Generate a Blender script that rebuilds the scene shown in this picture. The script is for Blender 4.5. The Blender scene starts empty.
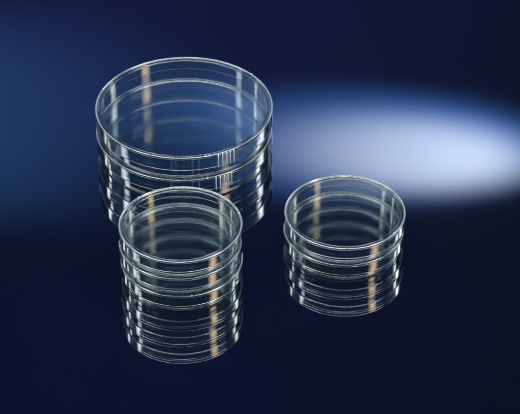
import bpy, bmesh, math, random
from mathutils import Vector

random.seed(4)
C = bpy.context.scene.collection
sc = bpy.context.scene
R = math.radians

# ------------------------------------------------------------------ materials
def new_mat(name):
    m = bpy.data.materials.new(name)
    m.use_nodes = True
    nt = m.node_tree
    for n in list(nt.nodes):
        nt.nodes.remove(n)
    out = nt.nodes.new('ShaderNodeOutputMaterial')
    return m, nt, out

def plastic(name, tint, haze, r0=0.001, r1=0.010):
    """clear moulded polystyrene: glass with a trace of surface haze"""
    m, nt, out = new_mat(name)
    g = nt.nodes.new('ShaderNodeBsdfGlass')
    g.inputs['Color'].default_value = (*tint, 1)
    g.inputs['IOR'].default_value = 1.57
    tc = nt.nodes.new('ShaderNodeTexCoord')
    nz = nt.nodes.new('ShaderNodeTexNoise')
    nz.inputs['Scale'].default_value = 55.0
    nz.inputs['Detail'].default_value = 3.0
    mr = nt.nodes.new('ShaderNodeMapRange')
    mr.inputs['From Min'].default_value = 0.3
    mr.inputs['From Max'].default_value = 0.75
    mr.inputs['To Min'].default_value = r0
    mr.inputs['To Max'].default_value = r1
    nt.links.new(tc.outputs['Object'], nz.inputs['Vector'])
    nt.links.new(nz.outputs['Fac'], mr.inputs['Value'])
    nt.links.new(mr.outputs['Result'], g.inputs['Roughness'])
    # faint moulding waviness
    nb = nt.nodes.new('ShaderNodeTexNoise')
    nb.inputs['Scale'].default_value = 38.0
    nb.inputs['Detail'].default_value = 2.0
    bp = nt.nodes.new('ShaderNodeBump')
    bp.inputs['Strength'].default_value = 0.02
    bp.inputs['Distance'].default_value = 0.004
    nt.links.new(tc.outputs['Object'], nb.inputs['Vector'])
    nt.links.new(nb.outputs['Fac'], bp.inputs['Height'])
    nt.links.new(bp.outputs['Normal'], g.inputs['Normal'])
    d = nt.nodes.new('ShaderNodeBsdfDiffuse')
    d.inputs['Color'].default_value = (0.62, 0.78, 0.95, 1)
    mx = nt.nodes.new('ShaderNodeMixShader')
    mx.inputs['Fac'].default_value = haze
    nt.links.new(g.outputs[0], mx.inputs[1])
    nt.links.new(d.outputs[0], mx.inputs[2])
    nt.links.new(mx.outputs[0], out.inputs['Surface'])
    return m

M_CLEAR = plastic('clear_polystyrene', (0.942, 0.961, 0.959), 0.0005)
M_EDGE = plastic('rim_highlight_haze', (0.95, 0.97, 0.965), 0.06, 0.04, 0.09)  # milky white put into the lid edges to stand for rim highlights
M_MARK = plastic('highlight_white_mark', (0.97, 0.98, 0.98), 0.55, 0.2, 0.3)  # mostly matt white, put in so ribs and nubs show as bright glints

def table_material():
    m, nt, out = new_mat('polished_navy_acrylic')
    tc = nt.nodes.new('ShaderNodeTexCoord')
    nz = nt.nodes.new('ShaderNodeTexNoise')
    nz.inputs['Scale'].default_value = 9.0
    nz.inputs['Detail'].default_value = 6.0
    nt.links.new(tc.outputs['Object'], nz.inputs['Vector'])
    cr = nt.nodes.new('ShaderNodeMapRange')
    cr.inputs['To Min'].default_value = 0.022
    cr.inputs['To Max'].default_value = 0.042
    nt.links.new(nz.outputs['Fac'], cr.inputs['Value'])
    d = nt.nodes.new('ShaderNodeBsdfDiffuse')
    d.inputs['Color'].default_value = (0.0006, 0.0008, 0.0020, 1)
    # sparse specks of dust lying on the polish
    vo = nt.nodes.new('ShaderNodeTexVoronoi')
    vo.inputs['Scale'].default_value = 55.0
    nt.links.new(tc.outputs['Object'], vo.inputs['Vector'])
    lt = nt.nodes.new('ShaderNodeMath'); lt.operation = 'LESS_THAN'
    lt.inputs[1].default_value = 0.016
    nt.links.new(vo.outputs['Distance'], lt.inputs[0])
    sp = nt.nodes.new('ShaderNodeSeparateColor')
    nt.links.new(vo.outputs['Color'], sp.inputs[0])
    gt = nt.nodes.new('ShaderNodeMath'); gt.operation = 'GREATER_THAN'
    gt.inputs[1].default_value = 0.45
    nt.links.new(sp.outputs[0], gt.inputs[0])
    mu = nt.nodes.new('ShaderNodeMath'); mu.operation = 'MULTIPLY'
    nt.links.new(lt.outputs[0], mu.inputs[0]); nt.links.new(gt.outputs[0], mu.inputs[1])
    mc = nt.nodes.new('ShaderNodeMix'); mc.data_type = 'RGBA'
    mc.inputs['A'].default_value = (0.0006, 0.0008, 0.0020, 1)
    mc.inputs['B'].default_value = (0.030, 0.032, 0.036, 1)
    nt.links.new(mu.outputs[0], mc.inputs['Factor'])
    nt.links.new(mc.outputs['Result'], d.inputs['Color'])
    g = nt.nodes.new('ShaderNodeBsdfGlossy')
    g.inputs['Color'].default_value = (0.76, 0.88, 1.0, 1)
    nt.links.new(cr.outputs['Result'], g.inputs['Roughness'])
    mx = nt.nodes.new('ShaderNodeMixShader')
    mx.inputs['Fac'].default_value = 0.28
    nt.links.new(d.outputs[0], mx.inputs[1])
    nt.links.new(g.outputs[0], mx.inputs[2])
    nt.links.new(mx.outputs[0], out.inputs['Surface'])
    return m

# ------------------------------------------------------------------ geometry
SEG = 224

def rounded(profile, rad, steps=5):
    """closed (r, z) profile -> rounded corners with a support point on each flat"""
    n = len(profile)
    res = []
    for i in range(n):
        p0, p1, p2 = Vector(profile[i-1]), Vector(profile[i]), Vector(profile[(i+1) % n])
        a, b = (p0-p1), (p2-p1)
        la, lb = a.length, b.length
        a.normalize(); b.normalize()
        ang = a.angle(b)
        t = min(rad / math.tan(ang/2), la*0.42, lb*0.42)
        rr = t * math.tan(ang/2)
        s = min(rr*0.35, la*0.06, lb*0.06)
        bis = (a+b).normalized()
        c = p1 + bis*(rr/math.sin(ang/2))
        A, B = p1+a*t, p1+b*t
        va, vb = A-c, B-c
        tot = va.angle(vb)
        sgn = 1 if va.x*vb.y-va.y*vb.x > 0 else -1
        res.append(A+a*s)
        for k in range(steps+1):
            th = sgn*tot*k/steps
            cs, sn = math.cos(th), math.sin(th)
            res.append(c+Vector((va.x*cs-va.y*sn, va.x*sn+va.y*cs)))
        res.append(B+b*s)
    return res

def lathe(name, prof, mat, parent, axis_first=False, ripple=0.0, seed=0):
    """revolve a rounded profile; axis_first: first and last points lie on the axis (a disc body)"""
    bm = bmesh.new()
    rings = []
    rnd = random.Random(seed)
    ph = [rnd.uniform(0, 6.28) for _ in range(3)]
    for (r, z) in prof:
        if r < 1e-7:
            rings.append([bm.verts.new((0, 0, z))])
        else:
            ring = []
            for k in range(SEG):
                t = 2*math.pi*k/SEG
                w = 1+ripple*(math.sin(2*t+ph[0])+0.5*math.sin(3*t+ph[1])+0.3*math.sin(5*t+ph[2]))
                ring.append(bm.verts.new((r*w*math.cos(t), r*w*math.sin(t), z)))
            rings.append(ring)
    n = len(rings)
    pairs = [(i, i+1) for i in range(n-1)]
    if not axis_first:
        pairs.append((n-1, 0))
    for i, j in pairs:
        a, b = rings[i], rings[j]
        for k in range(SEG):
            l = (k+1) % SEG
            if len(a) == 1 and len(b) == 1:
                continue
            if len(a) == 1:
                bm.faces.new((a[0], b[l], b[k]))
            elif len(b) == 1:
                bm.faces.new((a[k], a[l], b[0]))
            else:
                bm.faces.new((a[k], a[l], b[l], b[k]))
    bmesh.ops.recalc_face_normals(bm, faces=bm.faces)
    return finish(name, bm, mat, parent)

def finish(name, bm, mat, parent):
    me = bpy.data.meshes.new(name)
    bm.to_mesh(me); bm.free()
    for p in me.polygons:
        p.use_smooth = True
    me.materials.append(mat)
    o = bpy.data.objects.new(name, me)
    C.objects.link(o)
    o.parent = parent
    return o

def open_body(pts, rad):
    """profile whose first/last point sit on the axis; round all the others"""
    n = len(pts)
    full = rounded(pts, rad)
    per = len(full)//n
    body = full[per:per*(n-1)]
    first, last = pts[0], pts[-1]
    # extra ring near the axis keeps the plate's shading flat
    return ([Vector(first), Vector((first[0]+0.004, first[1]))] + body +
            [Vector((last[0]+0.004, last[1])), Vector(last)])

mm = 0.001
def base_profile(Ro, h):
    w = 1.25*mm
    r = Ro-2.9*mm                                     # outside of the base wall
    f = r-2.6*mm                                      # foot ring
    return open_body([(0, 0.75*mm), (f-1.3*mm, 0.75*mm), (f-1.1*mm, 0.12*mm), (f, 0.12*mm), (f+0.2*mm, 0.75*mm),
                      (r-0.25*mm, 0.75*mm), (r, h-2.1*mm), (r-w, h-2.1*mm), (r-w-0.2*mm, 1.95*mm),
                      (0, 1.95*mm)], 0.55*mm)

def lid_profile(Ro, h, skirt):
    w = 1.3*mm
    zt = h-0.15*mm                                    # upper face of the plate
    return open_body([(0, zt-1.2*mm), (Ro-w-0.15*mm, zt-1.2*mm), (Ro-w, h-skirt), (Ro, h-skirt),
                      (Ro-0.15*mm, h+0.65*mm), (Ro-1.5*mm, h+0.65*mm), (Ro-1.75*mm, zt), (Ro-4.0*mm, zt),
                      (Ro-4.1*mm, h+0.25*mm), (Ro-4.85*mm, h+0.25*mm), (Ro-4.95*mm, zt), (0, zt)], 0.55*mm)

def nub(name, parent, mat, r, ang, z, size):
    """small moulded spur on the rim"""
    bm = bmesh.new()
    bmesh.ops.create_icosphere(bm, subdivisions=2, radius=1)
    for v in bm.verts:
        v.co = Vector((v.co.x*size[0], v.co.y*size[1], v.co.z*size[2]))
    o = finish(name, bm, mat, parent)
    o.location = (r*math.cos(ang), r*math.sin(ang), z)
    o.rotation_euler = (0, 0, ang)
    return o

def rib(parent, mat, r, ang, z0, z1):
    """upright rib, half sunk in the skirt"""
    bm = bmesh.new()
    nseg = 10
    rows = []
    zs = [z0, z0+0.25*mm] + [z0+0.5*mm+(z1-z0-1.0*mm)*i/4 for i in range(5)] + [z1-0.25*mm, z1]
    for i, z in enumerate(zs):
        k = 0.25 if i in (0, len(zs)-1) else (0.8 if i in (1, len(zs)-2) else 1.0)
        rows.append([bm.verts.new((0.60*mm*k*math.cos(2*math.pi*j/nseg), 0.50*mm*k*math.sin(2*math.pi*j/nseg), z)) for j in range(nseg)])
    for a, b in zip(rows, rows[1:]):
        for j in range(nseg):
            bm.faces.new((a[j], a[(j+1) % nseg], b[(j+1) % nseg], b[j]))
    bm.faces.new(rows[0][::-1]); bm.faces.new(rows[-1])
    bmesh.ops.recalc_face_normals(bm, faces=bm.faces)
    o = finish('rib', bm, mat, parent)
    o.location = (r*math.cos(ang), r*math.sin(ang), 0)
    o.rotation_euler = (0, 0, ang)
    return o

def make_dish(Ro, h, skirt, ribs=(), nubs=()):
    root = bpy.data.objects.new('petri_dish', None)
    root.empty_display_size = 0.02
    C.objects.link(root)
    lathe('base', base_profile(Ro, h), M_CLEAR, root, True, 0.0004, 3)
    lid = lathe('lid', lid_profile(Ro, h, skirt), M_CLEAR, root, True, 0.0004, 8)
    lid.data.materials.append(M_EDGE)
    for p in lid.data.polygons:                       # lid edges get the milky haze that imitates bright rim lines
        if (p.center.z > h+0.12*mm and p.center.xy.length > Ro-2.5*mm) or p.center.z < h-skirt+0.22*mm:
            p.material_index = 1
    for a in ribs:
        rib(lid, M_MARK, Ro+0.02*mm, R(a), h-skirt-1.2*mm, h+0.2*mm)
    for a in nubs:
        nub('stacking_nub', lid, M_MARK, Ro-0.9*mm, R(a), h+0.6*mm, (0.45*mm, 0.35*mm, 1.1*mm))
    return root

def copy_tree(o, parent=None):
    c = o.copy()
    C.objects.link(c)
    if parent:
        c.parent = parent
    for ch in list(o.children):
        copy_tree(ch, c)
    return c

def place(o, loc, rz, label, group):
    o.location = loc
    o.rotation_euler = (0, 0, R(rz))
    o['label'] = label
    o['category'] = 'petri dish'
    o['group'] = group

# wide dishes: two, stacked at the back
Rl, hl = 77.2*mm, 23.2*mm
xb, yb = -0.0663, 0.0827
big = make_dish(Rl, hl, 12.2*mm, ribs=(-66.5, -63.6, -60.8, -58.1, -55.5), nubs=(-75, -72.2, 40, 160))
big2 = copy_tree(big)
place(big2, (xb, yb, 0), -1.5, 'wide clear plastic dish at the bottom of the large rear stack',
      'wide clear dishes in the rear stack')
place(big, (xb+0.0004, yb, hl), 0, 'wide clear plastic dish on top of the large rear stack, widest open rim',
      'wide clear dishes in the rear stack')

# small dishes: three stacked in front, two stacked at the right
hs = 17.5*mm
small = make_dish(0.05, hs, 9.6*mm, nubs=(-108, 12, 132))
xf, yf = -0.0639, -0.0907
xr, yr = 0.0695, -0.0519
GF, GR = 'small clear dishes in the front stack of three', 'small clear dishes in the stack of two'
place(small, (xf, yf, 2*hs), 4, 'small clear plastic dish on top of the tallest stack, in front of the wide dishes', GF)
spots = [((xf-0.0005, yf+0.0003, hs), 57, 'small clear plastic dish in the middle of the three-dish stack', GF),
         ((xf+0.0003, yf-0.0002, 0), 149, 'small clear plastic dish at the bottom of the three-dish stack', GF),
         ((xr+0.0004, yr, hs), 71, 'small clear plastic dish on top of the lone two-dish stack beside the pale glow', GR),
         ((xr-0.0003, yr+0.0003, 0), -23, 'small clear plastic dish underneath the other in the lone two-dish stack', GR)]
for loc, rz, lab, grp in spots:
    place(copy_tree(small), loc, rz, lab, grp)

# ------------------------------------------------------------------ table top
bm = bmesh.new()
bmesh.ops.create_cube(bm, size=1)
for v in bm.verts:
    v.co = Vector((v.co.x*3.0, v.co.y*3.0+0.2, v.co.z*0.02-0.01))
bmesh.ops.bevel(bm, geom=list(bm.edges), offset=0.003, segments=2, affect='EDGES')
top = finish('tabletop', bm, table_material(), None)
for p in top.data.polygons:
    p.use_smooth = False
top['kind'] = 'structure'

# paper backdrop standing behind the table top: only its reflection is in the picture
def paper_material():
    m, nt, out = new_mat('blue_backdrop_paper')
    tc = nt.nodes.new('ShaderNodeTexCoord')
    nz = nt.nodes.new('ShaderNodeTexNoise')
    nz.inputs['Scale'].default_value = 3.0
    nz.inputs['Detail'].default_value = 4.0
    nt.links.new(tc.outputs['Object'], nz.inputs['Vector'])
    cr = nt.nodes.new('ShaderNodeValToRGB')
    cr.color_ramp.elements[0].color = (0.032, 0.039, 0.058, 1)
    cr.color_ramp.elements[1].color = (0.037, 0.045, 0.066, 1)
    nt.links.new(nz.outputs['Fac'], cr.inputs['Fac'])
    d = nt.nodes.new('ShaderNodeBsdfDiffuse')
    nt.links.new(cr.outputs['Color'], d.inputs['Color'])
    nt.links.new(d.outputs[0], out.inputs['Surface'])
    return m

bm = bmesh.new()
bmesh.ops.create_cube(bm, size=1)
for v in bm.verts:
    v.co = Vector((v.co.x*4.4, v.co.y*0.01+1.72, v.co.z*3.0+1.45))
back = finish('backdrop', bm, paper_material(), None)
for p in back.data.polygons:
    p.use_smooth = False
back['kind'] = 'structure'

# ------------------------------------------------------------------ lights
def area(name, az, el, dist, w, h, radiance, col, target=(0, 0, 0.02), soft=True):
    l = bpy.data.lights.new(name, 'AREA')
    l.shape = 'RECTANGLE'
    l.size, l.size_y = w, h
    l.energy = radiance*math.pi*w*h
    l.color = col
    o = bpy.data.objects.new(name, l)
    C.objects.link(o)
    t = Vector(target)
    o.location = t+Vector((math.cos(R(el))*math.cos(R(az)), math.cos(R(el))*math.sin(R(az)), math.sin(R(el))))*dist
    o.rotation_euler = (t-o.location).to_track_quat('-Z', 'Y').to_euler()
    if soft:                                          # diffuser: hot in the middle, dimmer towards its sides
        l.use_nodes = True
        nt = l.node_tree
        em = [n for n in nt.nodes if n.type == 'EMISSION'][0]
        ge = nt.nodes.new('ShaderNodeNewGeometry')
        sx = nt.nodes.new('ShaderNodeSeparateXYZ')
        nt.links.new(ge.outputs['Parametric'], sx.inputs[0])
        prev = None
        for ax in ('X', 'Y'):
            a = nt.nodes.new('ShaderNodeMath'); a.operation = 'PINGPONG'; a.inputs[1].default_value = 0.5
            nt.links.new(sx.outputs[ax], a.inputs[0])
            b = nt.nodes.new('ShaderNodeMapRange'); b.interpolation_type = 'SMOOTHSTEP'
            b.inputs['From Max'].default_value = 0.42
            b.inputs['To Min'].default_value = 0.05
            b.inputs['To Max'].default_value = 1.5
            nt.links.new(a.outputs[0], b.inputs['Value'])
            prev = b if prev is None else prev
            last = b
        m = nt.nodes.new('ShaderNodeMath'); m.operation = 'MULTIPLY'
        nt.links.new(prev.outputs[0], m.inputs[0]); nt.links.new(last.outputs[0], m.inputs[1])
        nt.links.new(m.outputs[0], em.inputs['Strength'])
    return o

def spot(name, loc, target, cone, blend, watts, col, radius=0.03):
    l = bpy.data.lights.new(name, 'SPOT')
    l.spot_size = R(cone)
    l.spot_blend = blend
    l.energy = watts
    l.color = col
    l.shadow_soft_size = radius
    o = bpy.data.objects.new(name, l)
    C.objects.link(o)
    o.location = loc
    o.rotation_euler = (Vector(target)-Vector(loc)).to_track_quat('-Z', 'Y').to_euler()
    return o

area('warm_strip_lamp', -32, 37, 1.4, 0.36, 0.80, 7, (1.0, 0.56, 0.31))
area('left_strip_lamp', 149, 37, 1.4, 0.18, 0.80, 5.5, (1.0, 0.91, 0.84))
area('side_strip_lamp', 183, 37, 1.4, 0.24, 0.80, 8, (1.0, 0.91, 0.84))
area('rear_softbox', 34, 37, 1.4, 0.32, 0.80, 6.5, (1.0, 0.91, 0.84))
ov = area('overhead_softbox', -90, 89, 1.2, 2.0, 0.40, 19, (1.0, 0.96, 0.90), soft=False)
ov.data.spread = R(110)
# lamps on the backdrop
spot('glow_spot', (1.28, 1.31, 1.28), (0.295, 1.715, 1.202), 11.0, 0.97, 7400, (1.0, 0.71, 0.29))
spot('glow_halo', (1.45, 1.25, 1.25), (0.255, 1.715, 1.187), 12.6, 1.0, 5200, (0.19, 0.48, 0.95))
spot('blue_wash', (-1.60, 1.0, 1.09), (-0.60, 1.715, 1.12), 25, 1.0, 800, (0.22, 0.52, 0.95))
spot('violet_fill', (-0.7, 0.5, 0.5), (-0.15, 1.715, 0.66), 60, 1.0, 150, (0.26, 0.22, 1.0))
spot('blue_fill', (-0.6, 0.4, 2.3), (0.0, 1.715, 1.3), 90, 1.0, 85, (0.06, 0.17, 1.0))

w = bpy.data.worlds.new('World')
sc.world = w
w.use_nodes = True
w.node_tree.nodes['Background'].inputs['Color'].default_value = (0.055, 0.12, 0.21, 1)
w.node_tree.nodes['Background'].inputs['Strength'].default_value = 1.0

# ------------------------------------------------------------------ camera
cd = bpy.data.cameras.new('camera')
cam = bpy.data.objects.new('camera', cd)
C.objects.link(cam)
pitch, dist = 0.6557, 1.8528
cam.location = (0, -dist*math.cos(pitch), dist*math.sin(pitch))
cam.rotation_euler = (math.pi/2-pitch, 0, 0)
cd.sensor_width = 36
cd.lens = 36*2177.3/520
cd.clip_start = 0.05
cd.clip_end = 200
sc.camera = cam

# ------------------------------------------------------------------ render
sc.render.engine = 'CYCLES'
cy = sc.cycles
cy.max_bounces = 40
cy.transmission_bounces = 40
cy.glossy_bounces = 24
cy.diffuse_bounces = 3
cy.transparent_max_bounces = 16
cy.caustics_reflective = True
cy.caustics_refractive = True
cy.blur_glossy = 0.0
cy.sample_clamp_indirect = 8
cy.use_adaptive_sampling = False
cy.use_denoising = True
sc.view_settings.view_transform = 'Standard'
sc.view_settings.look = 'None'
sc.view_settings.exposure = 0
sc.view_settings.gamma = 1
